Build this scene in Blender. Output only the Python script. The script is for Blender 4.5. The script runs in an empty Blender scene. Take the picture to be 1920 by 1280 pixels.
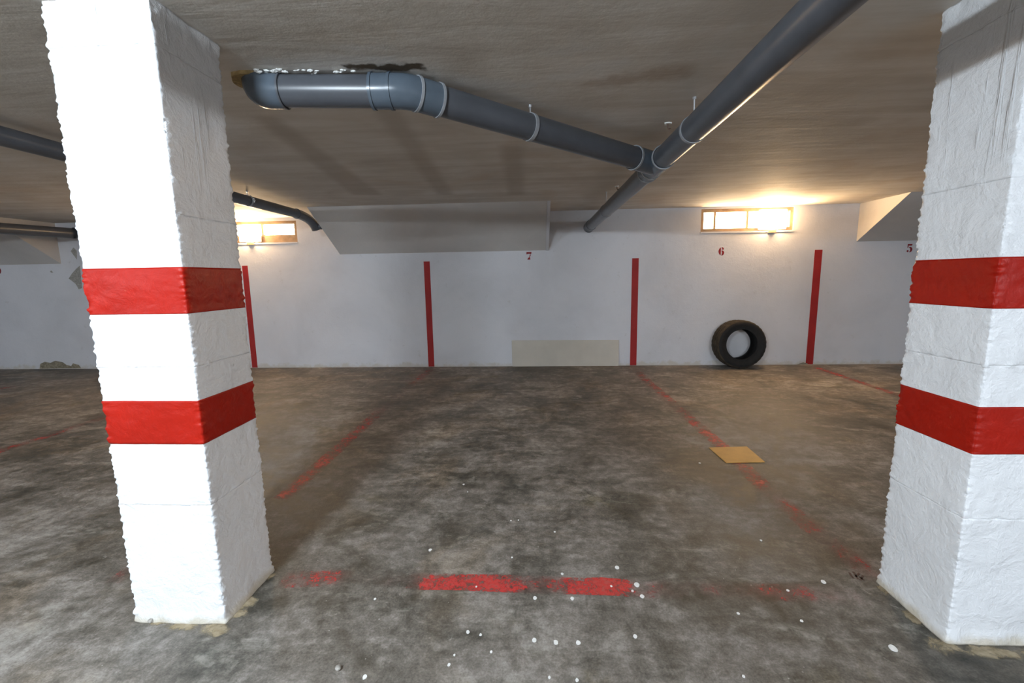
import bpy, bmesh, math, random
from mathutils import Vector, Matrix, noise

random.seed(4)
SC = bpy.context.scene
COL = SC.collection

# ------------------------------------------------------------------ camera
H = 1.30                       # eye height
F = 830.0                      # focal length in pixels of the 1920 x 1280 frame
def _ray(u, v):
    return Vector((u - 960.0, v - 640.0, F))
_up = -_ray(1055, 6300).normalized()            # vertical vanishing point
_fw = _ray(1003, 520)
_fw = (_fw - _up * _fw.dot(_up)).normalized()   # vanishing point of the bay lines
_rt = _fw.cross(_up)
def ray(u, v):
    r = _ray(u, v)
    return Vector((r.dot(_rt), r.dot(_fw), r.dot(_up)))
def on_z(u, v, z=0.0):
    d = ray(u, v); t = (z - H) / d.z
    return Vector((d.x * t, d.y * t, z))
def on_y(u, v, y):
    d = ray(u, v); t = y / d.y
    return Vector((d.x * t, y, H + d.z * t))
def on_x(u, v, x):
    d = ray(u, v); t = x / d.x
    return Vector((x, d.y * t, H + d.z * t))
cam_d = bpy.data.cameras.new('camera')
cam_d.sensor_width = 36.0
cam_d.lens = F / 1920.0 * 36.0
cam_d.clip_start = 0.02
cam = bpy.data.objects.new('camera', cam_d)
COL.objects.link(cam)
# camera axes in world space: x right, y up (image), z backwards
cx = Vector((_rt.x, _fw.x, _up.x)); cy = -Vector((_rt.y, _fw.y, _up.y)); cz = -Vector((_rt.z, _fw.z, _up.z))
cam.matrix_world = Matrix(((cx.x, cy.x, cz.x, 0), (cx.y, cy.y, cz.y, 0), (cx.z, cy.z, cz.z, H), (0, 0, 0, 1)))
SC.camera = cam

# ------------------------------------------------------------------ world, exposure, light levels
w = bpy.data.worlds.new('world'); SC.world = w; w.use_nodes = True
w.node_tree.nodes['Background'].inputs[0].default_value = (0.75, 0.85, 1.0, 1)
w.node_tree.nodes['Background'].inputs[1].default_value = 0.3
SC.view_settings.view_transform = 'Standard'
SC.view_settings.look = 'None'
SC.view_settings.exposure = 0.06
SC.view_settings.gamma = 1.0
SC.view_settings.use_curve_mapping = False
SC.cycles.use_denoising = True
SC.cycles.use_adaptive_sampling = True
SC.cycles.adaptive_threshold = 0.04
SC.cycles.max_bounces = 5
SC.cycles.diffuse_bounces = 4
LAMP_COOL = 1220.0      # ceiling lamp beside the camera
LAMP_FILL = 270.0       # unseen fill lamps, added to brighten the wall and pillar faces
LAMP_WARM = 170.0       # bulkhead lamps at the windows
WINDOW_WARM = 30.0     # lit frosted panes

CZ = 2.19              # ceiling height
WY = 6.355             # back wall
XL, XR, YF = -10.5, 9.5, -6.0

# ------------------------------------------------------------------ node helpers
def new_mat(name):
    m = bpy.data.materials.new(name); m.use_nodes = True
    nt = m.node_tree
    return m, nt, nt.nodes['Principled BSDF']
class N:
    """tiny wrapper to write node maths as calls"""
    def __init__(s, nt): s.nt = nt
    def _in(s, sock, v):
        if hasattr(v, 'is_output') or isinstance(v, bpy.types.NodeSocket): s.nt.links.new(v, sock)
        else: sock.default_value = v
    def m(s, op, a, b=0.0, c=0.0, clamp=False):
        n = s.nt.nodes.new('ShaderNodeMath'); n.operation = op; n.use_clamp = clamp
        s._in(n.inputs[0], a); s._in(n.inputs[1], b); s._in(n.inputs[2], c)
        return n.outputs[0]
    def step(s, v, a, b, lo=0.0, hi=1.0):
        n = s.nt.nodes.new('ShaderNodeMapRange'); n.interpolation_type = 'SMOOTHSTEP'
        s._in(n.inputs['Value'], v); n.inputs['From Min'].default_value = a; n.inputs['From Max'].default_value = b
        n.inputs['To Min'].default_value = lo; n.inputs['To Max'].default_value = hi
        return n.outputs[0]
    def noise(s, vec, scale, detail=4.0, rough=0.55, dist=0.0, lac=2.0):
        n = s.nt.nodes.new('ShaderNodeTexNoise')
        s.nt.links.new(vec, n.inputs['Vector'])
        n.inputs['Scale'].default_value = scale; n.inputs['Detail'].default_value = detail
        n.inputs['Roughness'].default_value = rough; n.inputs['Distortion'].default_value = dist
        n.inputs['Lacunarity'].default_value = lac
        return n.outputs['Fac']
    def voro(s, vec, scale, feature='F1'):
        n = s.nt.nodes.new('ShaderNodeTexVoronoi'); n.feature = feature
        s.nt.links.new(vec, n.inputs['Vector']); n.inputs['Scale'].default_value = scale
        return n.outputs['Distance']
    def pos(s):
        return s.nt.nodes.new('ShaderNodeNewGeometry').outputs['Position']
    def obj(s):
        return s.nt.nodes.new('ShaderNodeTexCoord').outputs['Object']
    def xyz(s, v):
        n = s.nt.nodes.new('ShaderNodeSeparateXYZ'); s.nt.links.new(v, n.inputs[0]); return n.outputs
    def scl(s, v, sc, rot=(0, 0, 0)):
        n = s.nt.nodes.new('ShaderNodeMapping'); s.nt.links.new(v, n.inputs[0])
        n.inputs['Scale'].default_value = sc; n.inputs['Rotation'].default_value = rot
        return n.outputs[0]
    def mix(s, f, a, b, mode='MIX'):
        n = s.nt.nodes.new('ShaderNodeMix'); n.data_type = 'RGBA'; n.blend_type = mode
        s._in(n.inputs[0], f)
        for i, v in ((6, a), (7, b)):
            if isinstance(v, tuple): n.inputs[i].default_value = (*v, 1)
            else: s.nt.links.new(v, n.inputs[i])
        return n.outputs[2]
    def ramp(s, f, stops):
        n = s.nt.nodes.new('ShaderNodeValToRGB'); s.nt.links.new(f, n.inputs[0])
        e = n.color_ramp.elements
        while len(e) < len(stops): e.new(0.5)
        for k, (p, c) in enumerate(stops):
            e[k].position = p; e[k].color = (*c, 1)
        return n.outputs[0]
    def bump(s, h, strength, dist, nrm=None):
        n = s.nt.nodes.new('ShaderNodeBump'); n.inputs['Strength'].default_value = strength
        n.inputs['Distance'].default_value = dist; s.nt.links.new(h, n.inputs['Height'])
        if nrm: s.nt.links.new(nrm, n.inputs['Normal'])
        return n.outputs[0]
    def strip(s, P, a, b, wa, wb, soft):
        """soft mask of a tapering strip from a to b in the x-y plane"""
        x, y, _ = s.xyz(P)
        dx, dy = b[0] - a[0], b[1] - a[1]; L = math.hypot(dx, dy); ux, uy = dx / L, dy / L
        px = s.m('SUBTRACT', x, a[0]); py = s.m('SUBTRACT', y, a[1])
        t = s.m('ADD', s.m('MULTIPLY', px, ux), s.m('MULTIPLY', py, uy))
        d = s.m('ABSOLUTE', s.m('SUBTRACT', s.m('MULTIPLY', px, uy), s.m('MULTIPLY', py, ux)))
        wd = s.m('MULTIPLY_ADD', t, (wb - wa) / L, wa)
        e = s.m('SUBTRACT', d, wd)
        m1 = s.step(e, -soft, soft, 1, 0)
        m2 = s.m('MULTIPLY', s.step(t, -soft, soft), s.step(t, L - soft, L + soft, 1, 0))
        return s.m('MULTIPLY', m1, m2)
def plain(name, col, rough=0.5, metal=0.0, nsc=30.0, namt=0.12, bump=0.0, spec=0.5):
    m, nt, b = new_mat(name); n = N(nt); P = n.obj()
    f = n.noise(P, nsc, 4)
    dk = tuple(c * (1 - namt) for c in col); lt = tuple(min(1, c * (1 + namt)) for c in col)
    nt.links.new(n.ramp(f, [(0.3, dk), (0.7, lt)]), b.inputs['Base Color'])
    b.inputs['Roughness'].default_value = rough; b.inputs['Metallic'].default_value = metal
    b.inputs['Specular IOR Level'].default_value = spec
    if bump: nt.links.new(n.bump(f, 0.6, bump), b.inputs['Normal'])
    return m
def emit(name, col, strength):
    m, nt, b = new_mat(name)
    n = N(nt); f = n.noise(n.obj(), 6.0, 2)
    nt.links.new(n.mix(f, tuple(c * 0.92 for c in col), col), b.inputs['Emission Color'])
    b.inputs['Base Color'].default_value = (0.8, 0.8, 0.8, 1)
    b.inputs['Emission Strength'].default_value = strength
    return m

# ------------------------------------------------------------------ materials
def mat_floor():
    m, nt, b = new_mat('stained_concrete'); n = N(nt); P = n.pos()
    big = n.noise(P, 0.9, 5, 0.6, 0.6)
    mid = n.noise(P, 3.2, 6, 0.68, 0.8)
    fine = n.noise(P, 16.0, 6, 0.75, 0.3)
    grit = n.noise(P, 120.0, 4, 0.7)
    sweep = n.noise(n.scl(P, (1.2, 7.0, 1.0), (0, 0, 0.5)), 1.6, 6, 0.65, 0.5)
    v = n.m('ADD', n.m('MULTIPLY', big, 0.32), n.m('MULTIPLY', mid, 0.42))
    v = n.m('ADD', v, n.m('MULTIPLY', fine, 0.36))
    v = n.m('ADD', v, n.m('MULTIPLY', sweep, 0.20))
    v = n.m('ADD', v, n.m('MULTIPLY', grit, 0.22))          # mean about 0.76
    c = n.ramp(v, [(0.60, (0.034, 0.033, 0.029)), (0.695, (0.098, 0.088, 0.078)), (0.77, (0.180, 0.160, 0.150)),
                   (0.84, (0.29, 0.265, 0.256)), (0.94, (0.46, 0.43, 0.415))])
    blot = n.step(n.noise(P, 1.9, 7, 0.66, 1.0), 0.50, 0.66)
    c = n.mix(n.m('MULTIPLY', blot, 0.62), c, n.mix(1.0, c, (0.42, 0.39, 0.32), 'MULTIPLY'))
    pale = n.m('MULTIPLY', n.step(n.noise(n.scl(P, (1.0, 2.2, 1.0), (0, 0, -0.4)), 2.6, 7, 0.7, 0.8), 0.54, 0.68), n.step(fine, 0.35, 0.62))
    c = n.mix(n.m('MULTIPLY', pale, 0.50), c, (0.40, 0.385, 0.365))
    c = n.mix(1.0, c, (0.955, 0.955, 0.885), 'MULTIPLY')
    # ochre and olive discolouring
    tan = n.step(n.noise(P, 1.1, 5, 0.6, 0.9), 0.50, 0.68)
    c = n.mix(n.m('MULTIPLY', tan, 0.45), c, n.mix(1.0, c, (1.0, 0.82, 0.58), 'MULTIPLY'))
    olive = n.step(n.noise(n.scl(P, (1, 1, 1), (0, 0, 1.1)), 2.3, 5, 0.6, 0.5), 0.60, 0.72)
    c = n.mix(n.m('MULTIPLY', olive, 0.5), c, n.mix(1.0, c, (0.80, 0.74, 0.50), 'MULTIPLY'))
    # pale cement crusts and small chips
    crust = n.m('MULTIPLY', n.step(n.noise(P, 4.1, 6, 0.72, 1.2), 0.63, 0.69), n.step(fine, 0.42, 0.60))
    c = n.mix(n.m('MULTIPLY', crust, 0.55), c, (0.42, 0.40, 0.36))
    chips = n.m('MULTIPLY', n.step(n.voro(P, 24.0), 0.045, 0.075, 1, 0), n.step(n.noise(P, 1.7, 3), 0.52, 0.62))
    c = n.mix(n.m('MULTIPLY', chips, 0.6), c, (0.55, 0.53, 0.50))
    nt.links.new(c, b.inputs['Base Color'])
    nt.links.new(n.step(v, 0.6, 0.92, 0.48, 0.80), b.inputs['Roughness'])
    b.inputs['Specular IOR Level'].default_value = 0.35
    hgt = n.m('ADD', n.m('MULTIPLY', fine, 0.7), n.m('MULTIPLY', grit, 0.3))
    nt.links.new(n.bump(hgt, 0.55, 0.006), b.inputs['Normal'])
    return m
def mat_ceiling():
    m, nt, b = new_mat('grey_plaster_ceiling'); n = N(nt); P = n.pos()
    streak = n.noise(n.scl(P, (0.55, 4.5, 1.0), (0, 0, 0.10)), 1.5, 5, 0.6, 0.9)
    mid = n.noise(P, 2.2, 5, 0.55, 0.5)
    fine = n.noise(P, 30.0, 4, 0.65)
    v = n.m('ADD', n.m('MULTIPLY', streak, 0.5), n.m('MULTIPLY', mid, 0.5))
    c = n.ramp(v, [(0.34, (0.54, 0.495, 0.44)), (0.5, (0.64, 0.60, 0.545)), (0.64, (0.73, 0.70, 0.66))])
    c = n.mix(n.m('MULTIPLY', n.step(n.noise(P, 1.3, 4, 0.5, 0.8), 0.52, 0.72), 0.5), c, (0.56, 0.47, 0.38))
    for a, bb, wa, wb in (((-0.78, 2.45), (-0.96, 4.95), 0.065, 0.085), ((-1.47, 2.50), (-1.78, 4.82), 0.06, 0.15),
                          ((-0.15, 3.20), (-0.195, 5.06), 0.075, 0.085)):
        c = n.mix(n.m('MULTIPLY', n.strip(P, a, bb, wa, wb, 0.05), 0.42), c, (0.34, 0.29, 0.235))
    nz = n.m('MULTIPLY', n.m('SUBTRACT', n.noise(P, 14, 5), 0.5), 0.10)
    cmb = nt.nodes.new('ShaderNodeVectorMath'); cmb.operation = 'ADD'
    nt.links.new(P, cmb.inputs[0]); nt.links.new(nz, cmb.inputs[1]); PW = cmb.outputs[0]
    # damp patch over the elbow, whitish salt patches around the pipes
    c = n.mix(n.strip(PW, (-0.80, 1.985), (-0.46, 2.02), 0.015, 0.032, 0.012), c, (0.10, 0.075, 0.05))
    for a, bb, wa, wb, k in (((-1.12, 1.93), (-0.55, 1.93), 0.03, 0.02, 0.6), ((-0.38, 2.16), (0.02, 2.26), 0.07, 0.03, 0.6),
                             ((0.08, 2.17), (0.42, 2.05), 0.03, 0.045, 0.6), ((0.02, 1.95), (0.26, 1.91), 0.03, 0.02, 0.5),
                             ((-0.75, 1.83), (-0.55, 1.86), 0.02, 0.012, 0.7)):
        c = n.mix(n.m('MULTIPLY', n.strip(PW, a, bb, wa, wb, 0.04), k), c, (0.66, 0.65, 0.63))
    c = n.mix(n.m('MULTIPLY', n.strip(PW, (0.22, 2.27), (0.70, 2.15), 0.02, 0.07, 0.05), 0.5), c, (0.30, 0.20, 0.12))
    nt.links.new(c, b.inputs['Base Color'])
    b.inputs['Roughness'].default_value = 0.75
    b.inputs['Specular IOR Level'].default_value = 0.25
    rip = n.noise(n.scl(P, (0.6, 3.2, 1.0), (0, 0, 0.06)), 2.4, 4, 0.55, 0.7)
    nb = n.bump(rip, 0.3, 0.012)
    nt.links.new(n.bump(fine, 0.35, 0.004, nb), b.inputs['Normal'])
    return m
def mat_wall(name, base=(0.66, 0.655, 0.68), scuffs=True):
    m, nt, b = new_mat(name); n = N(nt); P = n.pos()
    a = n.noise(P, 1.1, 5, 0.6, 0.4); f = n.noise(P, 9.0, 5, 0.65); g = n.noise(P, 60.0, 4)
    dk = tuple(c * 0.90 for c in base)
    c = n.ramp(a, [(0.35, dk), (0.6, base)])
    if scuffs:
        spots = n.m('MULTIPLY', n.step(f, 0.63, 0.74), 0.30)
        c = n.mix(spots, c, (0.42, 0.39, 0.36))
        x, y, z = n.xyz(P)
        low = n.m('MULTIPLY', n.step(n.m('ADD', z, n.m('MULTIPLY', n.m('SUBTRACT', f, 0.5), 0.25)), 0.0, 0.07, 1, 0), 0.6)
        c = n.mix(low, c, (0.50, 0.44, 0.35))
    nt.links.new(c, b.inputs['Base Color'])
    b.inputs['Roughness'].default_value = 0.65
    b.inputs['Specular IOR Level'].default_value = 0.3
    hgt = n.m('ADD', n.m('MULTIPLY', f, 0.7), n.m('MULTIPLY', g, 0.25))
    nt.links.new(n.bump(hgt, 0.5, 0.010), b.inputs['Normal'])
    return m
def mat_pillar():
    m, nt, b = new_mat('white_gloss_paint'); n = N(nt); P = n.pos()
    x, y, z = n.xyz(P)
    f = n.noise(P, 11.0, 6, 0.62, 0.4); g = n.noise(P, 75.0, 4, 0.6)
    c = n.ramp(n.noise(P, 2.5, 4), [(0.35, (0.76, 0.765, 0.78)), (0.6, (0.82, 0.825, 0.84))])
    pits = n.m('MULTIPLY', n.step(n.noise(P, 38.0, 3), 0.72, 0.78), 0.35)
    c = n.mix(pits, c, (0.35, 0.33, 0.30))
    grime = n.m('MULTIPLY', n.step(n.m('ADD', z, n.m('MULTIPLY', n.m('SUBTRACT', f, 0.5), 0.10)), 0.0, 0.045, 1, 0), 0.75)
    c = n.mix(grime, c, (0.52, 0.45, 0.33))
    nt.links.new(c, b.inputs['Base Color'])
    b.inputs['Roughness'].default_value = 0.42
    b.inputs['Specular IOR Level'].default_value = 0.45
    drip = n.noise(n.scl(P, (38.0, 38.0, 2.2)), 1.0, 4, 0.6)
    drip = n.m('MULTIPLY', n.step(drip, 0.55, 0.72), n.step(z, 1.45, 1.95))
    hgt = n.m('ADD', n.m('ADD', n.m('MULTIPLY', f, 0.9), n.m('MULTIPLY', g, 0.16)), n.m('MULTIPLY', drip, 0.35))
    nt.links.new(n.bump(hgt, 0.75, 0.020), b.inputs['Normal'])
    return m
def mat_red(name, base, worn=0.35, rough=0.4):
    m, nt, b = new_mat(name); n = N(nt); P = n.pos()
    f = n.noise(P, 26.0, 6, 0.65); g = n.noise(P, 5.0, 4)
    c = n.ramp(g, [(0.3, tuple(k * 0.82 for k in base)), (0.7, base)])
    c = n.mix(n.m('MULTIPLY', n.step(f, 0.66, 0.74), worn), c, (0.60, 0.22, 0.10))
    nt.links.new(c, b.inputs['Base Color'])
    b.inputs['Roughness'].default_value = rough; b.inputs['Specular IOR Level'].default_value = 0.22
    nt.links.new(n.bump(n.noise(P, 11.0, 8, 0.62, 0.4), 0.6, 0.010), b.inputs['Normal'])
    return m
def mat_floor_paint():
    """worn road paint: the 'wear' attribute says how much is left; the rest is bare floor"""
    m, nt, b = new_mat('worn_red_floor_paint'); n = N(nt); P = n.pos()
    at = nt.nodes.new('ShaderNodeAttribute'); at.attribute_name = 'wear'
    f = n.noise(P, 46.0, 8, 0.82, 0.8); k = n.noise(P, 8.0, 6, 0.7)
    v = n.m('ADD', n.m('MULTIPLY', f, 0.6), n.m('MULTIPLY', k, 0.4))
    v = n.m('MULTIPLY_ADD', n.m('SUBTRACT', v, 0.5), 1.9, 0.5)
    left = n.step(n.m('SUBTRACT', n.m('ADD', v, at.outputs['Fac']), 1.0), -0.06, 0.16)
    c = n.mix(n.step(n.noise(P, 60, 5), 0.45, 0.7), (0.52, 0.040, 0.036), (0.40, 0.085, 0.07))
    nt.links.new(c, b.inputs['Base Color']); b.inputs['Roughness'].default_value = 0.6
    film = n.m('MULTIPLY', n.step(at.outputs['Fac'], 0.28, 0.55), n.step(k, 0.35, 0.75, 0.02, 0.30))
    nt.links.new(n.m('MAXIMUM', left, film), b.inputs['Alpha'])
    return m
M = {}
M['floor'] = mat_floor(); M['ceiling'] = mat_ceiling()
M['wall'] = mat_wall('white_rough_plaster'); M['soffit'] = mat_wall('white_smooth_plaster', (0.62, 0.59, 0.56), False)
M['pillar'] = mat_pillar()
M['red_band'] = mat_red('red_gloss_paint', (0.37, 0.010, 0.003))
M['red_wall'] = mat_red('red_wall_paint', (0.36, 0.024, 0.022), 0.25, 0.55)
M['digit'] = mat_red('red_stencil_paint', (0.25, 0.018, 0.022), 0.0, 0.6)
M['line'] = mat_floor_paint()
def mat_smear():
    m, nt, b = new_mat('thin_tan_mortar'); n = N(nt); P = n.pos()
    at = nt.nodes.new('ShaderNodeAttribute'); at.attribute_name = 'wear'
    f = n.noise(P, 18.0, 8, 0.7, 0.6)
    nt.links.new(n.step(n.m('ADD', f, at.outputs['Fac']), 0.85, 1.08, 0.0, 0.85), b.inputs['Alpha'])
    nt.links.new(n.ramp(n.noise(P, 40, 5), [(0.3, (0.26, 0.20, 0.115)), (0.7, (0.43, 0.355, 0.245))]), b.inputs['Base Color'])
    b.inputs['Roughness'].default_value = 0.9
    return m
M['smear'] = mat_smear()
M['pvc'] = plain('grey_pvc', (0.088, 0.094, 0.108), 0.32, 0, 9.0, 0.10)
M['pvc_blue'] = plain('bluish_pvc_fitting', (0.100, 0.127, 0.160), 0.27, 0, 9.0, 0.10)
M['seal'] = plain('pale_seal_ring', (0.30, 0.31, 0.33), 0.5)
M['steel'] = plain('galvanised_steel', (0.55, 0.56, 0.58), 0.35, 0.9)
M['rust'] = plain('rusty_steel', (0.10, 0.06, 0.045), 0.8)
M['foam'] = plain('yellowed_foam', (0.30, 0.21, 0.09), 0.9, 0, 40, 0.4, 0.01)
M['mortar'] = plain('tan_mortar', (0.42, 0.37, 0.27), 0.9, 0, 25, 0.35, 0.006)
M['bare'] = plain('bare_brown_render', (0.24, 0.205, 0.145), 0.95, 0, 35, 0.35, 0.008)
M['plaster'] = plain('white_plaster_lump', (0.72, 0.72, 0.70), 0.8, 0, 40, 0.15, 0.01)
M['spot'] = plain('white_paint_drop', (0.80, 0.80, 0.78), 0.6, 0, 60, 0.08)
M['stone'] = plain('grey_stone', (0.32, 0.30, 0.27), 0.85, 0, 40, 0.3, 0.005)
M['yellow'] = plain('ochre_sheet', (0.56, 0.31, 0.075), 0.65, 0, 12, 0.10)
M['board'] = plain('beige_board', (0.56, 0.51, 0.435), 0.6, 0, 5, 0.05)
M['rubber'] = plain('dusty_black_rubber', (0.009, 0.008, 0.0075), 0.8, 0, 18, 0.35, 0.003)
M['tread'] = plain('dusty_tread_rubber', (0.045, 0.033, 0.020), 0.9, 0, 14, 0.45, 0.003)
M['frame'] = plain('pale_wood_frame', (0.36, 0.23, 0.13), 0.6, 0, 15, 0.2)
M['white_metal'] = plain('white_enamel', (0.75, 0.75, 0.74), 0.45)
M['lamp_cool'] = emit('cool_lamp_glass', (0.78, 0.90, 1.0), LAMP_COOL)
M['lamp_fill'] = emit('cool_fill_glow', (0.80, 0.90, 1.0), LAMP_FILL * 1.45)
M['lamp_fill2'] = emit('cool_fill_glow_left', (0.80, 0.90, 1.0), LAMP_FILL * 2.0)
M['lamp_warm'] = emit('warm_lamp_glass', (1.0, 0.67, 0.36), LAMP_WARM)
M['pane'] = emit('lit_frosted_glass', (1.0, 0.74, 0.45), WINDOW_WARM)

# ------------------------------------------------------------------ object helpers
def link(name, verts, faces, mat, parent=None, smooth=False):
    me = bpy.data.meshes.new(name); me.from_pydata([tuple(v) for v in verts], [], faces); me.update()
    bm = bmesh.new(); bm.from_mesh(me); bmesh.ops.recalc_face_normals(bm, faces=bm.faces); bm.to_mesh(me); bm.free()
    if smooth:
        for p in me.polygons: p.use_smooth = True
    me.materials.append(mat)
    o = bpy.data.objects.new(name, me); COL.objects.link(o)
    if parent: o.parent = parent; o.matrix_parent_inverse = parent.matrix_basis.inverted()
    return o
def thing(name, label, cat, loc=(0, 0, 0), group=None, kind=None):
    o = bpy.data.objects.new(name, None); COL.objects.link(o); o.location = loc
    o.empty_display_size = 0.1
    return tag(o, label, cat, group, kind)
def tag(o, label=None, cat=None, group=None, kind=None):
    if label: o['label'] = label
    if cat: o['category'] = cat
    if group: o['group'] = group
    if kind: o['kind'] = kind
    return o
class MB:
    def __init__(s): s.v = []; s.f = []
    def add(s, v, f):
        k = len(s.v); s.v += [Vector(p) for p in v]; s.f += [tuple(i + k for i in q) for q in f]; return s
    def box(s, a, b):
        x0, y0, z0 = a; x1, y1, z1 = b
        return s.add([(x0, y0, z0), (x1, y0, z0), (x1, y1, z0), (x0, y1, z0), (x0, y0, z1), (x1, y0, z1), (x1, y1, z1), (x0, y1, z1)],
                     [(0, 3, 2, 1), (4, 5, 6, 7), (0, 1, 5, 4), (1, 2, 6, 5), (2, 3, 7, 6), (3, 0, 4, 7)])
    def prism(s, poly, a, b, axis):
        """2-D outline pushed from a to b along axis 0, 1 or 2"""
        def P(u, v, t): return {0: (t, u, v), 1: (u, t, v), 2: (u, v, t)}[axis]
        n = len(poly)
        return s.add([P(u, v, a) for u, v in poly] + [P(u, v, b) for u, v in poly],
                     [tuple(range(n))[::-1], tuple(range(n, 2 * n))] + [(i, (i + 1) % n, n + (i + 1) % n, n + i) for i in range(n)])
    def tube(s, pts, radii, seg=24, caps=True):
        pts = [Vector(p) for p in pts]
        if not isinstance(radii, (list, tuple)): radii = [radii] * len(pts)
        k0 = len(s.v); up = None
        for i, p in enumerate(pts):
            if i == 0: t = pts[1] - p
            elif i == len(pts) - 1: t = p - pts[i - 1]
            else: t = (pts[i + 1] - p).normalized() + (p - pts[i - 1]).normalized()
            if t.length < 1e-9: t = pts[min(i + 1, len(pts) - 1)] - pts[max(i - 1, 0)]
            t.normalize()
            if up is None: up = Vector((0, 0, 1)) if abs(t.z) < 0.9 else Vector((1, 0, 0))
            n = (up - t * up.dot(t)).normalized(); up = n; bnm = t.cross(n)
            for j in range(seg):
                a = 2 * math.pi * j / seg
                s.v.append(p + (n * math.cos(a) + bnm * math.sin(a)) * radii[i])
        for i in range(len(pts) - 1):
            for j in range(seg):
                j2 = (j + 1) % seg
                s.f.append((k0 + i * seg + j, k0 + i * seg + j2, k0 + (i + 1) * seg + j2, k0 + (i + 1) * seg + j))
        if caps:
            s.f.append(tuple(k0 + j for j in range(seg))[::-1]); s.f.append(tuple(k0 + (len(pts) - 1) * seg + j for j in range(seg)))
        return s
    def make(s, name, mat, parent=None, smooth=False, sharp=None):
        o = link(name, s.v, s.f, mat, parent, smooth)
        if sharp is not None:
            me = o.data
            for p in me.polygons: p.use_smooth = True
            bm = bmesh.new(); bm.from_mesh(me)
            for e in bm.edges:
                if len(e.link_faces) == 2 and e.calc_face_angle(0) > math.radians(sharp): e.smooth = False
            bm.to_mesh(me); bm.free()
        return o
def blob(center, r, seed, n=14, rough=0.35, squash=1.0):
    """irregular outline around a point"""
    out = []
    for i in range(n):
        a = 2 * math.pi * i / n
        k = 1 + rough * noise.noise((math.cos(a) * 1.7 + seed * 3.1, math.sin(a) * 1.7, seed * 1.7)) * 1.6
        out.append((center[0] + r * k * math.cos(a), center[1] + r * k * math.sin(a) * squash))
    return out

# ------------------------------------------------------------------ setting: floor, ceiling, walls
floor = tag(MB().box((XL, YF, -0.12), (XR, WY + 0.3, 0.0)).make('floor', M['floor']), kind='structure')
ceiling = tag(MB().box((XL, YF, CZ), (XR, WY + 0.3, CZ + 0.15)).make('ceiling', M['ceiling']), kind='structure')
tag(MB().box((XL - 0.2, YF, 0), (XL, WY, CZ)).make('wall_left', M['wall']), kind='structure')
tag(MB().box((XR, YF, 0), (XR + 0.2, WY, CZ)).make('wall_right', M['wall']), kind='structure')
tag(MB().box((XL, YF - 0.2, 0), (XR, YF, CZ)).make('wall_front', M['wall']), kind='structure')
# back wall with two window slots under the ceiling
WINS = [(-4.66, -3.41, 1.845, 2.145), (2.275, 3.505, 1.862, 2.165)]
wb = MB(); T = 0.24
zs = min(q[2] for q in WINS)
wb.box((XL, WY, 0), (XR, WY + T, zs))
xs = [XL] + [v for q in WINS for v in q[:2]] + [XR]
for k in range(0, len(xs), 2): wb.box((xs[k], WY, zs), (xs[k + 1], WY + T, CZ))
for x0, x1, z0, z1 in WINS:
    if z0 > zs: wb.box((x0, WY, zs), (x1, WY + T, z0))
    wb.box((x0, WY, z1), (x1, WY + T, CZ))
wall_back = tag(wb.make('wall_back', M['wall']), kind='structure')

# sloping soffits that fall from the ceiling to the wall
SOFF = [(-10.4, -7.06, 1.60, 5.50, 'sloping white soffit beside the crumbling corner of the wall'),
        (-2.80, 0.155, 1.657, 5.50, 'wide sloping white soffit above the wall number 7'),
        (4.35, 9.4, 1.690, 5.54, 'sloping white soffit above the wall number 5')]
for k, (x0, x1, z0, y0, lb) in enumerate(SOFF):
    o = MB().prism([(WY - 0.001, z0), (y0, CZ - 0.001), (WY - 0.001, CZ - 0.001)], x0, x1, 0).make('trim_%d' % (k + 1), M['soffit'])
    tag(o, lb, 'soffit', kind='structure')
# thin plaster nib along the edge of the middle soffit
nib = MB().prism([(WY - 0.001, 1.650), (5.485, CZ - 0.001), (WY - 0.001, CZ - 0.001)], 0.156, 0.195, 0).make('plaster_edge', M['wall'], bpy.data.objects['trim_2'])

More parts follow.
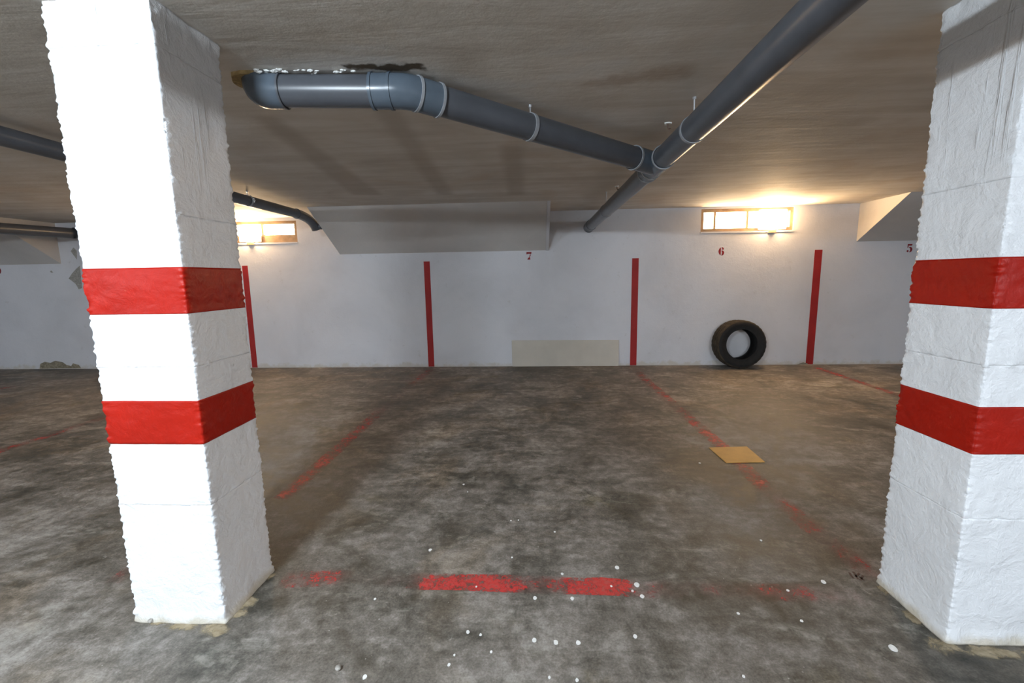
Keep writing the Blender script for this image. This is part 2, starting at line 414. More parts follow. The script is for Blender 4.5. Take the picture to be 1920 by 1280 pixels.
# painted stripes and digits on the wall
def stripe(xb, xt, z1, wdt):
    h = wdt / 2
    MB().prism([(xb - h, 0.004), (xb + h, 0.004), (xt + h, z1), (xt - h, z1)], WY - 0.003, WY + 0.002, 1).make('painted_stripe', M['red_wall'], wall_back)
for ub, vb, ut, vt, wd in ((809, 686, 800, 490, 0.088), (1187, 686, 1191.5, 484, 0.092), (1517, 685, 1535, 468, 0.100), (478, 688, 459, 498, 0.085)):
    pb = on_y(ub, vb, WY); pt = on_y(ut, vt, WY)
    stripe(pb.x, pt.x, pt.z, wd)
def digit(ch, x, z, hgt):
    """stencilled numeral from stroked pieces, drawn in a 0.7 x 1 cell"""
    G = {'7': [[(0.0, 1.0), (0.68, 1.0), (0.68, 0.84), (0.60, 0.72), (0.46, 0.72), (0.44, 0.76), (0.14, 0.76), (0.10, 0.70), (0.0, 0.70)],
               [(0.46, 0.66), (0.60, 0.66), (0.50, 0.42), (0.48, 0.38), (0.36, 0.38)],
               [(0.34, 0.33), (0.48, 0.33), (0.52, 0.0), (0.12, 0.0), (0.16, 0.14)]],
         '6': [[(0.28, 0.98), (0.28, 0.02), (0.12, 0.14), (0.03, 0.34), (0.0, 0.5), (0.03, 0.68), (0.12, 0.86)],
               [(0.36, 1.0), (0.50, 0.98), (0.62, 0.88), (0.62, 0.74), (0.54, 0.68), (0.44, 0.72), (0.44, 0.88), (0.36, 0.93)],
               [(0.36, 0.58), (0.50, 0.60), (0.64, 0.50), (0.70, 0.32), (0.64, 0.12), (0.50, 0.0), (0.36, 0.0), (0.36, 0.06), (0.42, 0.12), (0.44, 0.32), (0.42, 0.48), (0.36, 0.53)]],
         '5': [[(0.08, 1.0), (0.64, 1.0), (0.58, 0.80), (0.18, 0.80), (0.18, 0.60), (0.08, 0.54)],
               [(0.26, 0.60), (0.46, 0.64), (0.62, 0.54), (0.68, 0.34), (0.62, 0.12), (0.46, 0.0), (0.34, 0.0), (0.34, 0.06), (0.42, 0.14), (0.44, 0.34), (0.40, 0.50), (0.26, 0.53)],
               [(0.02, 0.14), (0.10, 0.26), (0.22, 0.26), (0.26, 0.14), (0.22, 0.04), (0.12, 0.02)]],
         '1': [[(0.22, 1.0), (0.46, 1.0), (0.46, 0.10), (0.60, 0.10), (0.60, 0.0), (0.08, 0.0), (0.08, 0.10), (0.22, 0.10), (0.22, 0.84), (0.08, 0.80), (0.08, 0.88)]],
         '0': [[(0.28, 0.98), (0.28, 0.02), (0.12, 0.14), (0.03, 0.34), (0.0, 0.5), (0.03, 0.68), (0.12, 0.86)],
               [(0.42, 0.98), (0.42, 0.02), (0.58, 0.14), (0.67, 0.34), (0.70, 0.5), (0.67, 0.68), (0.58, 0.86)]]}
    mb = MB()
    for poly in G[ch]:
        mb.prism([(x + (u - 0.35) * hgt, z + (v - 0.5) * hgt) for u, v in poly], WY - 0.0025, WY + 0.001, 1)
    return mb.make('painted_digit', M['digit'], wall_back)
for ch, u, v, hg in (('7', 992, 479.5, 0.105), ('6', 1352.5, 471, 0.112), ('5', 1705.5, 465, 0.110)):
    p = on_y(u, v, WY); digit(ch, p.x, p.z, hg)
p = on_y(2.5, 507, WY)
digit('0', p.x - 0.04, p.z, 0.105); digit('1', p.x - 0.14, p.z, 0.105)
# peeled plaster on the wall
def wall_patch(name, uv, mat):
    poly = [(q.x, max(q.z, 0.003)) for q in (on_y(u, v, WY) for u, v in uv)]
    MB().prism(poly, WY - 0.004, WY + 0.003, 1).make(name, mat, wall_back)
wall_patch('bare_patch', [(75, 691), (76, 682), (84, 678), (95, 680), (104, 676), (118, 679), (125, 684), (134, 686), (137, 681), (148, 684), (152, 690)], M['bare'])
wall_patch('bare_patch', [(129, 522), (136, 512), (144, 503), (150, 498), (154, 540), (148, 542), (143, 533), (136, 527)], M['stone'])
wall_patch('bare_patch', [(133, 471), (138, 464), (144, 470), (144, 486), (140, 480)], M['stone'])
wall_patch('bare_patch', [(94, 508), (97, 507), (100, 511), (96, 511)], M['stone'])
wall_patch('bare_patch', [(1493, 687), (1497, 682), (1506, 679), (1514, 681), (1514, 687)], M['bare'])

# ------------------------------------------------------------------ floor paint
def paint_line(pts, width, name='painted_line'):
    """pts: (x, y, paint left 0..1) along the line"""
    v, f, wv = [], [], []
    rows = []
    for a, b in zip(pts[:-1], pts[1:]):
        L = math.hypot(b[0] - a[0], b[1] - a[1]); n = max(1, int(L / 0.05))
        rows += [tuple(a[i] + (b[i] - a[i]) * k / n for i in range(3)) for k in range(n)]
    rows.append(pts[-1])
    dx, dy = pts[-1][0] - pts[0][0], pts[-1][1] - pts[0][1]; L = math.hypot(dx, dy); nx, ny = -dy / L, dx / L
    for i, (x, y, k) in enumerate(rows):
        for s in (-1, -0.4, 0.4, 1):
            jit = 0.006 * noise.noise((x * 9, y * 9, s * 5))
            v.append((x + nx * (s * width / 2 + jit), y + ny * (s * width / 2 + jit), 0.0012))
            wv.append(k - 0.060 - (0.05 if abs(s) == 1 else 0))
    for i in range(len(rows) - 1):
        for j in range(3):
            f.append((i * 4 + j, i * 4 + 4 + j, i * 4 + 5 + j, i * 4 + 1 + j))
    o = link(name, v, f, M['line'], floor)
    at = o.data.attributes.new('wear', 'FLOAT', 'POINT')
    for i, k in enumerate(wv): at.data[i].value = k
    return o
def fl(u, v): q = on_z(u, v); return q.x, q.y
def pl(lst): return [(*fl(u, v), k) for u, v, k in lst]
paint_line(pl([(215, 1078, 0.47), (245, 1079, 0.5)]), 0.10)
paint_line(pl([(528, 1087, 0.48), (560, 1086, 0.58), (630, 1083, 0.56), (660, 1084, 0.38), (760, 1086, 0.42), (795, 1090, 0.58), (840, 1091, 0.66),
               (900, 1092, 0.70), (960, 1094, 0.60), (1000, 1096, 0.52), (1050, 1097, 0.48), (1066, 1098, 0.70), (1130, 1099, 0.72), (1175, 1102, 0.68),
               (1195, 1103, 0.50), (1290, 1106, 0.44), (1390, 1108, 0.42), (1440, 1110, 0.52), (1510, 1112, 0.52), (1530, 1113, 0.42), (1615, 1118, 0.50)]), 0.105)
paint_line(pl([(1196, 697, 0.52), (1215, 716, 0.56), (1250, 746, 0.55), (1268, 762, 0.46), (1300, 790, 0.60), (1352, 836, 0.60), (1395, 877, 0.54), (1428, 908, 0.60),
               (1445, 924, 0.44), (1480, 953, 0.54), (1520, 988, 0.52), (1560, 1018, 0.44), (1605, 1054, 0.52), (1640, 1086, 0.46)]), 0.115)
paint_line(pl([(806, 694, 0.50), (788, 708, 0.54), (760, 731, 0.40), (720, 763, 0.46), (690, 791, 0.58), (650, 826, 0.56), (615, 858, 0.62), (575, 894, 0.56), (545, 919, 0.62), (528, 935, 0.48)]), 0.115)
paint_line(pl([(1530, 689, 0.58), (1600, 712, 0.58), (1690, 742, 0.56), (1760, 765, 0.5)]), 0.10)
paint_line([(-4.30, 6.30, 0.50), (-4.24, 4.6, 0.46), (-4.22, 3.5, 0.52), (-4.25, 3.05, 0.60), (-4.26, 2.3, 0.5)], 0.10)
paint_line(pl([(0, 729, 0.55), (40, 722, 0.48)]), 0.10)

# white drops on the floor
DROPS = [(869.5, 908, 5), (806.5, 1031, 7), (1054, 1076, 6), (1157, 1064, 9), (1194, 1096, 11), (1204, 1118, 9), (1073, 1122, 8), (1003, 1121, 8), (1002, 1200, 9),
         (1042, 1204, 9), (1084, 1205, 9), (877, 1185, 7), (901, 1190, 5), (1191, 1193, 8), (921, 1222, 5), (842, 1246, 6), (684, 1269, 8), (703, 1123, 5), (960, 1045, 4),
         (877, 922, 3), (1030, 1270, 5), (1082, 1275, 6), (1186, 1108, 5), (1146, 1099, 5), (852, 1228, 4), (1544, 1091, 8), (1674, 1215, 11), (1477, 1107, 5), (1503, 1164, 5),
         (1427, 1013, 4), (1312, 868, 5), (1384, 1150, 5), (1394, 1268, 5), (893, 1100, 4), (972, 975, 3), (958, 976, 3), (1040, 997, 4)]
for k, (u, v, px) in enumerate(DROPS):
    c = on_z(u, v); d = (Vector((c.x, c.y, 0)) - Vector((0, 0, H))).length
    r = px / 2 * d / F * 0.78
    MB().prism(blob((c.x, c.y), r, k, 10, 0.2, 1.2), -0.0005, 0.0022, 2).make('paint_drop', M['spot'], floor)
# rust marks by the right pillar
for a, b in (((1592, 1073), (1600, 1084)), ((1600, 1072), (1609, 1086)), ((1611, 1075), (1604, 1081)), ((1611, 1081), (1621, 1088)), ((1618, 1079), (1613, 1088))):
    p0, p1 = on_z(*a), on_z(*b); t = (p1 - p0).normalized(); nn = Vector((-t.y, t.x, 0)) * 0.004
    MB().prism([((p0 + nn).x, (p0 + nn).y), ((p0 - nn).x, (p0 - nn).y), ((p1 - nn).x, (p1 - nn).y), ((p1 + nn).x, (p1 + nn).y)], -0.0005, 0.0012, 2).make('rust_mark', M['rust'], floor)

# ------------------------------------------------------------------ pillars
def pillar(label, x0, x1, y0, y1, courses, bands, seed, splash):
    root = thing('pillar', label, 'pillar', ((x0 + x1) / 2, (y0 + y1) / 2, 0), kind='structure')
    step = 0.0085; rc = 0.0045
    # perimeter samples: rounded rectangle, with outward normals and distance to the nearest arris
    per = []
    cs = [(x0, y0), (x1, y0), (x1, y1), (x0, y1)]
    for i in range(4):
        a, b = Vector(cs[i]), Vector(cs[(i + 1) % 4]); L = (b - a).length; t = (b - a) / L; nrm = Vector((t.y, -t.x))
        n = int(L / step)
        for k in range(n):
            s = rc + (L - 2 * rc) * k / (n - 1)
            per.append((a + t * s, nrm, min(s, L - s)))
        t2 = Vector((-t.y, t.x)); c = b - t * rc + t2 * rc; ang0 = math.atan2(nrm.y, nrm.x)
        for k in (1, 2):
            an = ang0 + math.pi / 2 * k / 3; d = Vector((math.cos(an), math.sin(an)))
            per.append((c + d * rc, d, 0.0))
    seams = courses[1:-1]
    zset = sorted(set([round(k * step / 1.6, 5) for k in range(int(CZ / step * 1.6) + 1)] + [CZ]))
    marks = sorted(set(list(courses) + [v for b in bands for v in b]))
    zl = [z for z in zset if all(abs(z - mk) > step * 0.3 for mk in marks)] + marks
    zl = sorted(zl)
    def pt(q, z, off=0.0):
        p, nrm, e = q
        P = Vector((p.x + seed * 7.3, p.y, z))
        edge = max(0.0, 1 - e / 0.022)
        d = 0.0025 * noise.noise(P * 9) + 0.0012 * noise.noise(P * 38)
        big = 0.45 * noise.noise((P.x * 3, P.y * 3, z * 26)) + 1.2 * noise.noise((P.x * 6, P.y * 6, z * 95))
        d += edge * (0.0062 * big - 0.0015)
        for sm in seams:
            dz = (z - sm) + 0.010 * noise.noise((P.x * 8, P.y * 8, sm * 5))
            g = math.exp(-(dz / 0.009) ** 2)
            wob = 0.35 + 1.1 * noise.noise((P.x * 22, P.y * 22, sm * 9)) + 0.9 * noise.noise((P.x * 70, P.y * 70, z * 60))
            d += g * (-0.0030 + 0.0078 * wob) * (0.4 if dz < 0 else 1.0)
        d += 0.010 * max(0.0, 1 - z / 0.05) * (0.5 + 0.8 * abs(noise.noise((P.x * 7, P.y * 7, 3))))
        if z > 2.06:
            d += (z - 2.06) / 0.13 * 0.012 * noise.noise((P.x * 20, P.y * 20, z * 14))
        d += off
        return Vector((p.x + nrm.x * d, p.y + nrm.y * d, z))
    np_ = len(per)
    def shell(name, zz, mat, off=0.0):
        v = [pt(q, z, off) for z in zz for q in per]; f = []
        for i in range(len(zz) - 1):
            for j in range(np_):
                j2 = (j + 1) % np_
                f.append((i * np_ + j, i * np_ + j2, (i + 1) * np_ + j2, (i + 1) * np_ + j))
        f.append(tuple(range(np_))[::-1]); f.append(tuple((len(zz) - 1) * np_ + j for j in range(np_)))
        o = link(name, v, f, mat, root)
        for p in o.data.polygons:
            if len(p.vertices) == 4: p.use_smooth = True
        return o
    for a, b in zip(courses[:-1], courses[1:]):
        shell('block', [z for z in zl if a <= z <= b], M['pillar'])
    for a, b in bands:
        o = shell('painted_band', [z for z in zl if a <= z <= b], M['red_band'], 0.0014); o['label'] = 'red painted warning band'
    # mortar smeared over the floor round the foot
    for k, (u, v, r, sq) in enumerate(splash):
        c = on_z(u, v)
        vs = [(c.x, c.y, 0.0030 + 0.0005 * k)]; wr = [0.66]; fs = []
        for ring, (rr, ww) in enumerate(((0.5, 0.56), (1.0, 0.36), (1.5, 0.10))):
            for q in blob((c.x, c.y), r * rr, seed * 10 + k, 22, 0.25, sq): vs.append((q[0], q[1], 0.0008 + 0.0004 * k)); wr.append(ww)
        for j in range(22):
            j2 = (j + 1) % 22; fs.append((0, 1 + j, 1 + j2))
            for ring in (0, 1): fs.append((1 + ring * 22 + j, 23 + ring * 22 + j, 23 + ring * 22 + j2, 1 + ring * 22 + j2))
        o = link('mortar_smear', vs, fs, M['smear'], root)
        at = o.data.attributes.new('wear', 'FLOAT', 'POINT')
        for i, kk in enumerate(wr): at.data[i].value = kk
    return root
pillar('white block pillar with two red bands, standing beside the bent grey pipe', -1.560, -1.198, 1.466, 1.775,
       [0.0, 0.484, 1.004, 1.527, 2.05, CZ], [(0.721, 0.882), (1.192, 1.351)], 1,
       [(345, 1172, 0.075, 0.45), (400, 1180, 0.060, 0.6), (300, 1165, 0.05, 0.5), (462, 1130, 0.045, 1.0), (450, 1150, 0.040, 0.8), (505, 1080, 0.03, 1.0)])
pillar('white block pillar with two red bands, standing beside the straight grey pipe', 1.432, 1.795, 1.462, 1.778,
       [0.0, 0.470, 0.993, 1.570, 2.06, CZ], [(0.697, 0.857), (1.175, 1.335)], 2,
       [(1770, 1210, 0.06, 0.6), (1850, 1222, 0.08, 0.35), (1715, 1160, 0.035, 1.2), (1655, 1105, 0.03, 1.2), (1900, 1225, 0.08, 0.3)])

# ------------------------------------------------------------------ drain pipes
def circ_frame(d):
    d = Vector(d).normalized(); n = Vector((0, 0, 1)); n = (n - d * n.dot(d)).normalized(); return d, n, d.cross(n)
def band_ring(c, d, r, wdt, t, seg=32):
    """closed flat hoop round an axis"""
    d, n, b = circ_frame(d); mb = MB(); v = []; f = []
    for j in range(seg):
        a = 2 * math.pi * j / seg; e = n * math.cos(a) + b * math.sin(a)
        for s, rr in ((-1, r), (1, r), (1, r + t), (-1, r + t)): v.append(Vector(c) + d * (s * wdt / 2) + e * rr)
    for j in range(seg):
        k, l = j * 4, ((j + 1) % seg) * 4
        for q in range(4): f.append((k + q, k + (q + 1) % 4, l + (q + 1) % 4, l + q))
    return mb.add(v, f)
def clamp(c, d, r, parent, side):
    """pipe clip with lug screw; its threaded rod reaches the ceiling"""
    o = band_ring(c, d, r + 0.0005, 0.020, 0.004).make('clamp', M['seal'], parent, sharp=40)
    dd, n, b = circ_frame(d)
    lug = Vector(c) + b * side * (r + 0.012); mb = MB()
    mb.box(lug - Vector((0.010, 0.010, 0.007)), lug + Vector((0.010, 0.010, 0.007)))
    mb.tube([lug - Vector((0, 0, 0.02)), lug + Vector((0, 0, 0.02))], 0.004, 8)
    mb.make('lug_screw', M['steel'], o)
    top = Vector(c) + n * r
    rb = MB().tube([(top.x, top.y, top.z - 0.002), (top.x, top.y, CZ - 0.006)], 0.0045, 10)
    rb.tube([(top.x, top.y, CZ - 0.012), (top.x, top.y, CZ)], 0.010, 12)
    rb.make('rod', M['steel'], o)
    return o
R = 0.066
def main_pt(y): return Vector((0.822 - 0.0160 * (y - 2.45), y, 2.034 - 0.0170 * (y - 2.45)))
drain = thing('drain_pipe', 'grey plastic drain pipe run with a bent branch joining a straight main', 'pipe', (0.85, 3.0, 2.04))
JY = 3.13
J = main_pt(JY); mdir = (main_pt(4) - main_pt(3)).normalized()
MB().tube([main_pt(-3.0), J - mdir * 0.10], R, 40).make('main_pipe', M['pvc'], drain, sharp=40)
MB().tube([J + mdir * 0.14, main_pt(WY - 0.16)], R, 40).make('main_pipe', M['pvc'], drain, sharp=40)
A0 = Vector((-1.125, 2.032, CZ - R - 0.001)); A1 = Vector((-0.68, 2.056, CZ - R - 0.004)); A2 = Vector((-0.555, 2.066, CZ - R - 0.008))
bdir = (J - A2).normalized()
B_end = J - bdir * 0.20
# wye fitting with three sockets and raised lips
wy = MB().tube([J - mdir * 0.17, J - mdir * 0.10, J + mdir * 0.13, J + mdir * 0.20], [R + 0.006] * 4, 40)
wy.tube([J, J - bdir * 0.22], R + 0.006, 40)
wyo = wy.make('wye_fitting', M['pvc_blue'], drain, sharp=40)
for c, d in ((J - mdir * 0.17, mdir), (J + mdir * 0.20, mdir), (J - bdir * 0.22, bdir), (J + mdir * 0.10, mdir)):
    band_ring(c, d, R + 0.004, 0.014, 0.006).make('socket_lip', M['seal'], wyo, sharp=40)
# branch with the two-lipped 45 degree elbow
e0 = A1 + (A1 - A0).normalized() * 0.0
elbow = MB(); pa = []
h0 = (A1 - A0).normalized(); K = A2
for k in range(9):
    t = k / 8; p0, p2 = K - h0 * 0.055, K + bdir * 0.055
    pa.append(p0 * (1 - t) ** 2 + K * 2 * t * (1 - t) + p2 * t ** 2)
pth = [K - h0 * 0.155] + pa + [K + bdir * 0.15]
el = elbow.tube(pth, R + 0.006, 40).make('elbow', M['pvc_blue'], drain, sharp=40)
for c, d in ((K - h0 * 0.150, h0), (K - h0 * 0.070, h0), (K + bdir * 0.045, bdir), (K + bdir * 0.150, bdir)):
    band_ring(c, d, R + 0.005, 0.012, 0.005).make('socket_lip', M['pvc_blue'] if d is h0 else M['seal'], el, sharp=40)
MB().tube([A0, K - h0 * 0.15], R, 40).make('branch_pipe', M['pvc'], drain, sharp=40)
MB().tube([K + bdir * 0.14, B_end], R, 40).make('branch_pipe', M['pvc'], drain, sharp=40)
# upper elbow that goes into the ceiling
pe = [A0 + h0 * 0.03]
for k in range(9):
    t = k / 8; p0, p1, p2 = A0 - h0 * 0.03, A0 - h0 * 0.10, A0 - h0 * 0.10 + Vector((0, 0.075, 0.12))
    pe.append(p0 * (1 - t) ** 2 + p1 * 2 * t * (1 - t) + p2 * t ** 2)
ue = MB().tube(pe, R + 0.005, 40).make('elbow', M['pvc_blue'], drain, sharp=40)
band_ring(A0 + h0 * 0.03, h0, R + 0.003, 0.008, 0.004).make('socket_lip', M['pvc'], ue, sharp=40)
# wall elbow at the far end of the main
E0 = main_pt(WY - 0.19); E1 = main_pt(WY - 0.02)
we = MB().tube([E0, E0 + (E1 - E0) * 0.55, E1 + Vector((-0.01, 0, -0.012)), E1 + Vector((-0.012, 0.02, -0.02))], [R + 0.006, R + 0.006, R + 0.004, R + 0.004], 32).make('wall_socket', M['pvc'], drain, sharp=40)
band_ring(E0, mdir, R + 0.004, 0.014, 0.005).make('socket_lip', M['seal'], we, sharp=40)
# clips
clamp(main_pt(2.46), mdir, R, drain, 1)
clamp(main_pt(5.02), mdir, R, drain, 1)
clamp(main_pt(-0.6), mdir, R, drain, 1)
tt = (0.0 - A2.x) / bdir.x
clamp(A2 + bdir * 0.68, bdir, R, drain, -1)
# plaster lumps left along the top of the branch, and the foam round the hole in the ceiling
fo = []
for k in range(26):
    a = 2 * math.pi * k / 26; q = A0 - h0 * 0.115
    rr = 0.098 + 0.016 * noise.noise((math.cos(a) * 2, math.sin(a) * 2, 4))
    fo.append((q.x + rr * math.cos(a), q.y + 0.045 + rr * math.sin(a)))
MB().prism(fo, CZ - 0.016, CZ + 0.01, 2).make('foam_collar', M['foam'], ceiling)
for k in range(34):
    t = random.random() ** 1.4; q = A0.lerp(A1, t * 0.95 - 0.12)
    s = random.uniform(0.003, 0.009)
    bm = bmesh.new(); bmesh.ops.create_icosphere(bm, subdivisions=1, radius=s)
    cc = Vector((q.x, q.y - random.uniform(0.030, 0.062), CZ - random.uniform(0.002, 0.012)))
    for vv in bm.verts: vv.co = Vector((vv.co.x * random.uniform(1, 2.2), vv.co.y, vv.co.z * 0.7)) * random.uniform(0.8, 1.2) + cc
    me = bpy.data.meshes.new('plaster_lump'); bm.to_mesh(me); bm.free(); me.materials.append(M['plaster'])
    o = bpy.data.objects.new('plaster_lump', me); COL.objects.link(o); o.parent = ceiling
# old ceiling hooks
for u, v in ((1252, 231), (1157, 349)):
    c = on_z(u, v, CZ)
    hk = MB().prism(blob((c.x, c.y), 0.022, u, 12, 0.5), CZ - 0.006, CZ + 0.002, 2).make('plaster_plug', M['plaster'], ceiling)
    MB().tube([(c.x, c.y, CZ), (c.x, c.y, CZ - 0.025), (c.x + 0.008, c.y, CZ - 0.034), (c.x + 0.016, c.y, CZ - 0.028)], 0.004, 8).make('rusty_hook', M['rust'], hk)

# thinner pipe behind the first pillar
r2 = 0.053
side = thing('side_pipe', 'thin dark pipe passing behind a pillar and bending into the wall', 'pipe', (-2.88, 4.0, 2.09))
q0, q1 = Vector((-2.87, -3.0, 2.10)), Vector((-2.885, 5.42, 2.098))
MB().tube([q0, q1], r2, 32).make('straight_pipe', M['pvc'], side, sharp=40)
qe = [q1 - Vector((0, 0.03, 0))]
q2 = Vector((-2.885, 5.74, 2.092)); q3 = Vector((-2.875, 5.83, 1.985))
for k in range(10):
    t = k / 9; qe.append(q1 * (1 - t) ** 2 + q2 * 2 * t * (1 - t) + q3 * t ** 2)
qe.append(Vector((-2.872, 5.845, 1.955)))
bn = MB().tube(qe, r2 + 0.004, 32).tube([(-2.872, 5.845, 1.995), (-2.80, 5.845, 1.995)], r2 * 0.75, 24).make('bend', M['pvc'], side, sharp=40)
band_ring(q1 - Vector((0, 0.02, 0)), (0, 1, 0), r2 + 0.003, 0.012, 0.005).make('socket_lip', M['pvc'], bn, sharp=40)
clamp(Vector((-2.876, 4.47, 2.10)), (0, 1, 0), r2, side, 1)
clamp(Vector((-2.872, 0.6, 2.10)), (0, 1, 0), r2, side, 1)
# pipe beside the far soffit
far = thing('far_pipe', 'grey pipe running to the wall under the ceiling beside the crumbling plaster', 'pipe', (-6.7, 5.8, 2.03))
f0, f1 = Vector((-7.50, 2.8, 2.010)), Vector((-6.56, WY + 0.02, 2.018))
MB().tube([f0, f1], 0.072, 32).make('straight_pipe', M['pvc'], far, sharp=40)
band_ring(f1 - Vector((0, 0.20, 0)), f1 - f0, 0.072, 0.05, 0.006).make('coupling', M['pvc'], far, sharp=40)

# ------------------------------------------------------------------ windows and their lamps
def window(k, x0, x1, z0, z1, mull, tb=0.042):
    root = tag(bpy.data.objects.new('window_%d' % k, None), kind='structure'); COL.objects.link(root); root.location = ((x0 + x1) / 2, WY, z0)
    fr = MB(); t = 0.042; ya, yb = WY + 0.015, WY + 0.08
    fr.box((x0, ya, z0), (x1, yb, z0 + tb)); fr.box((x0, ya, z1 - t), (x1, yb, z1))
    fr.box((x0, ya, z0 + tb), (x0 + t, yb, z1 - t)); fr.box((x1 - t, ya, z0 + tb), (x1, yb, z1 - t))
    f = fr.make('frame', M['frame'], root)
    for x in mull: MB().box((x - 0.013, ya, z0 + tb), (x + 0.013, yb, z1 - t)).make('mullion', M['frame'], root)
    ed = [x0 + t] + list(mull) + [x1 - t]
    for a, b in zip(ed[:-1], ed[1:]):
        MB().box((a + 0.013, WY + 0.060, z0 + tb), (b - 0.013, WY + 0.070, z1 - t)).make('pane', M['pane'], root)
    MB().box((x0 - 0.005, WY - 0.012, z0 - 0.022), (x1 + 0.005, WY + 0.03, z0)).make('sill', M['wall'], root)
def bulkhead(label, xc, zc, wd, ht, group=None):
    o = thing('bulkhead_lamp', label, 'lamp', (xc, WY, zc))
    MB().box((xc - wd / 2 - 0.012, WY - 0.020, zc - ht / 2 - 0.012), (xc + wd / 2 + 0.012, WY - 0.002, zc + ht / 2 + 0.012)).make('housing', M['white_metal'], o)
    # rounded glass
    rows = [(1.0, 0.020), (0.98, 0.040), (0.88, 0.056), (0.62, 0.064)]
    v = []; f = []; n = 24
    for s, d in rows:
        for j in range(n):
            a = 2 * math.pi * j / n; c, sn = math.cos(a), math.sin(a)
            px = math.copysign(abs(c) ** 0.5, c) * wd / 2 * s; pz = math.copysign(abs(sn) ** 0.5, sn) * ht / 2 * s
            v.append((xc + px, WY - d, zc + pz))
    for i in range(len(rows) - 1):
        for j in range(n): f.append((i * n + j, i * n + (j + 1) % n, (i + 1) * n + (j + 1) % n, (i + 1) * n + j))
    f.append(tuple((len(rows) - 1) * n + j for j in range(n)))
    link('glass', v, f, M['lamp_warm'], o, True)
    MB().box((xc - 0.05, WY - 0.035, zc - ht / 2 - 0.055), (xc + 0.05, WY - 0.002, zc - ht / 2 - 0.012)).make('bracket', M['frame'], o)
    return o
window(1, *WINS[0], (-3.93,), 0.105)
window(2, *WINS[1], (2.465, 2.90))
bulkhead('glowing warm wall lamp over the window beside the thin bent pipe', -4.10, 1.98, 0.30, 0.22)
bulkhead('glowing warm wall lamp over the window above the leaning tyre', 3.22, 2.005, 0.34, 0.24)

# ------------------------------------------------------------------ ceiling lamp behind the camera, plus added fill lamps
def ceiling_lamp(x, y, ang, L, label, mat, wdt=0.13):
    o = thing('ceiling_lamp', label, 'lamp', (x, y, CZ), 'ceiling lamps of the garage')
    o.rotation_euler.z = ang
    bpy.context.view_layer.update()
    a = MB().box((-L / 2, -wdt / 2, -0.030), (L / 2, wdt / 2, 0.0)).make('housing', M['white_metal']); a.parent = o
    v = []; f = []; n = 12
    for i, xx in enumerate((-L / 2 + 0.01, L / 2 - 0.01)):
        for j in range(n + 1):
            t = math.pi * j / n; v.append((xx, math.cos(t) * wdt * 0.42, -0.030 - math.sin(t) * 0.065))
    for j in range(n): f.append((j, j + 1, n + 2 + j, n + 1 + j))
    f.append(tuple(range(n + 1))); f.append(tuple(range(n + 1, 2 * n + 2)))
    g = link('diffuser', v, f, mat, None, True); g.parent = o
    return o
ceiling_lamp(-1.35, -0.42, 0.0, 0.26, 'compact ceiling lamp behind the camera', M['lamp_cool'])
ceiling_lamp(3.2, -3.0, 0.0, 1.4, 'longer added fill lamp on the ceiling near the straight drain pipe', M['lamp_fill'])  # added fill, lifts the back wall and the left pillar's side face
ceiling_lamp(-6.0, -2.6, 0.0, 1.1, 'shorter added fill lamp on the ceiling beyond the thin side pipe', M['lamp_fill2'])  # added fill, lifts the far left of the back wall

# ------------------------------------------------------------------ loose things
# tyre leaning against the wall
tyre = thing('car_tyre', 'worn black car tyre without a rim leaning against the white wall', 'tyre', (2.80, 6.185, 0.0))
def lathe(profile, seg, c, mod=None):
    """profile of (radius, y); axis along y"""
    v = []; f = []; n = len(profile)
    for i in range(seg):
        a = 2 * math.pi * i / seg
        for k, (r, y) in enumerate(profile):
            rr = r + (mod(i, k) if mod else 0)
            v.append((c[0] + rr * math.cos(a), c[1] + y, c[2] + rr * math.sin(a)))
    for i in range(seg):
        for k in range(n - 1):
            j = (i + 1) % seg
            f.append((i * n + k, j * n + k, j * n + k + 1, i * n + k + 1))
    return v, f
RO, RI, W2 = 0.330, 0.204, 0.118
tc = (2.80, 6.185, RO)
parts = []
tread = [(RO - 0.020, -W2 * 0.98)]
for yy, rr in ((-0.86, -0.004), (-0.60, 0), (-0.58, -0.008), (-0.50, -0.008), (-0.48, 0), (-0.18, 0), (-0.16, -0.008), (-0.08, -0.008), (-0.06, 0),
               (0.06, 0), (0.08, -0.008), (0.16, -0.008), (0.18, 0), (0.48, 0), (0.50, -0.008), (0.58, -0.008), (0.60, 0), (0.86, -0.004)):
    tread.append((RO + rr, W2 * yy))
tread.append((RO - 0.020, W2 * 0.98))
v, f = lathe(tread, 96, tc, lambda i, k: -0.004 if (i % 3 == 0 and k in (1, 2, 5, 6, 13, 14, 17, 18)) else 0)
link('tread', v, f, M['tread'], tyre)
for s in (-1, 1):
    pr = [(RO - 0.020, s * W2 * 0.98), (RO - 0.035, s * W2 * 1.04), (RO - 0.060, s * W2 * 1.08), (RO - 0.063, s * W2 * 1.06), (RO - 0.085, s * W2 * 1.05), (RI + 0.020, s * W2 * 0.90),
          (RI + 0.016, s * W2 * 0.92), (RI + 0.004, s * W2 * 0.90), (RI, s * W2 * 0.84), (RI + 0.004, s * W2 * 0.70)]
    v, f = lathe(pr, 72, tc); link('sidewall', v, f, M['rubber'], tyre, True)
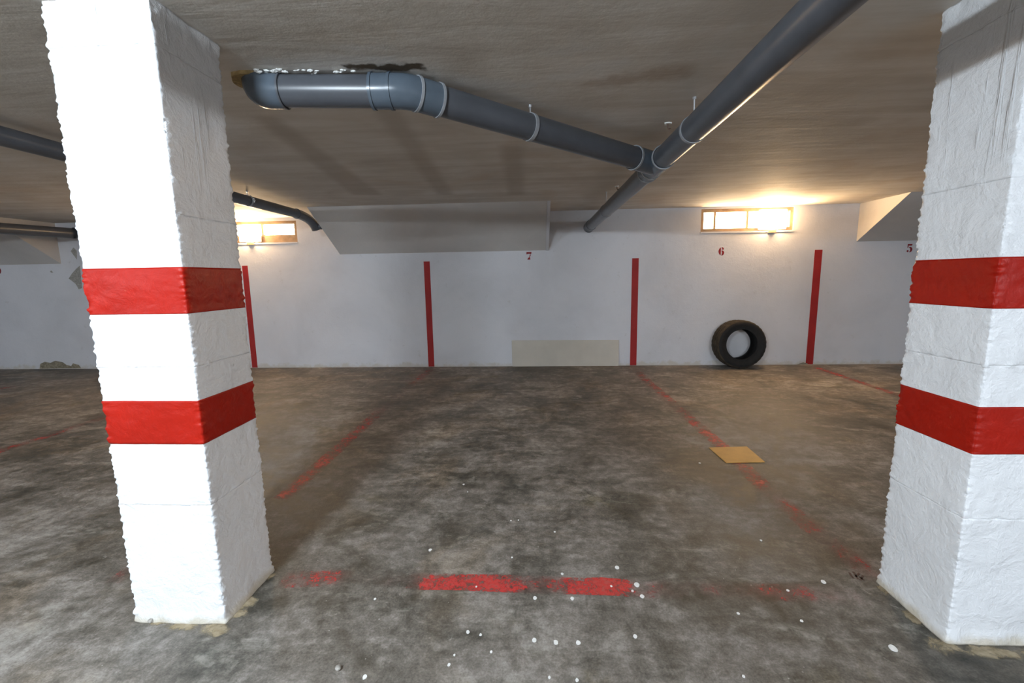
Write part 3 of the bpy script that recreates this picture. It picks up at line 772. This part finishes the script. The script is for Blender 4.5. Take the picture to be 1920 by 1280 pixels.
v, f = lathe([(RI + 0.004, -W2 * 0.70), (RI + 0.045, -W2 * 0.86), (RO - 0.050, -W2 * 0.9), (RO - 0.026, -W2 * 0.7), (RO - 0.018, 0), (RO - 0.026, W2 * 0.7), (RO - 0.050, W2 * 0.9), (RI + 0.045, W2 * 0.86), (RI + 0.004, W2 * 0.70)], 72, tc)
link('inner_liner', v, f, M['rubber'], tyre, True)
tyre.rotation_euler.x = -0.045
# board against the wall
b0, b1 = on_y(961, 688, WY).x, on_y(1159, 686, WY).x
bd = MB().add([(b0, WY - 0.030, 0.002), (b1, WY - 0.030, 0.002), (b1, WY - 0.014, 0.002), (b0, WY - 0.014, 0.002),
               (b0 - 0.005, WY - 0.020, 0.385), (b1, WY - 0.020, 0.378), (b1, WY - 0.004, 0.378), (b0 - 0.005, WY - 0.004, 0.385)],
              [(0, 3, 2, 1), (4, 5, 6, 7), (0, 1, 5, 4), (1, 2, 6, 5), (2, 3, 7, 6), (3, 0, 4, 7)]).make('wall_board', M['board'])
tag(bd, 'low beige board leaning flat on the wall between two red stripes', 'board')
md = bd.modifiers.new('bevel', 'BEVEL'); md.width = 0.003; md.segments = 2
# ochre sheet on the floor
ys = MB().prism([(q.x, q.y) for q in (on_z(1329, 840), on_z(1400, 838), on_z(1434, 867), on_z(1362, 868.5))], 0.0016, 0.006, 2).make('floor_plate', M['yellow'])
tag(ys, 'square ochre yellow sheet lying across the worn red bay line', 'sheet')
# pebbles
for k, (u, v, s, lb) in enumerate(((634, 1256, 0.010, 'small pale pebble on the concrete away from the pillars'), (284, 1167, 0.011, 'small grey pebble at the foot of the white pillar'))):
    c = on_z(u, v)
    bm = bmesh.new(); bmesh.ops.create_icosphere(bm, subdivisions=2, radius=s)
    for vv in bm.verts:
        vv.co *= 1 + 0.35 * noise.noise(vv.co * 90 + Vector((k * 5, 0, 0))); vv.co.z *= 0.7
    mz = min(vv.co.z for vv in bm.verts)
    me = bpy.data.meshes.new('pebble'); bm.to_mesh(me); bm.free(); me.materials.append(M['stone'])
    o = bpy.data.objects.new('pebble', me); COL.objects.link(o); o.location = (c.x, c.y, -mz + 0.003)
    tag(o, lb, 'stone', 'loose pebbles')
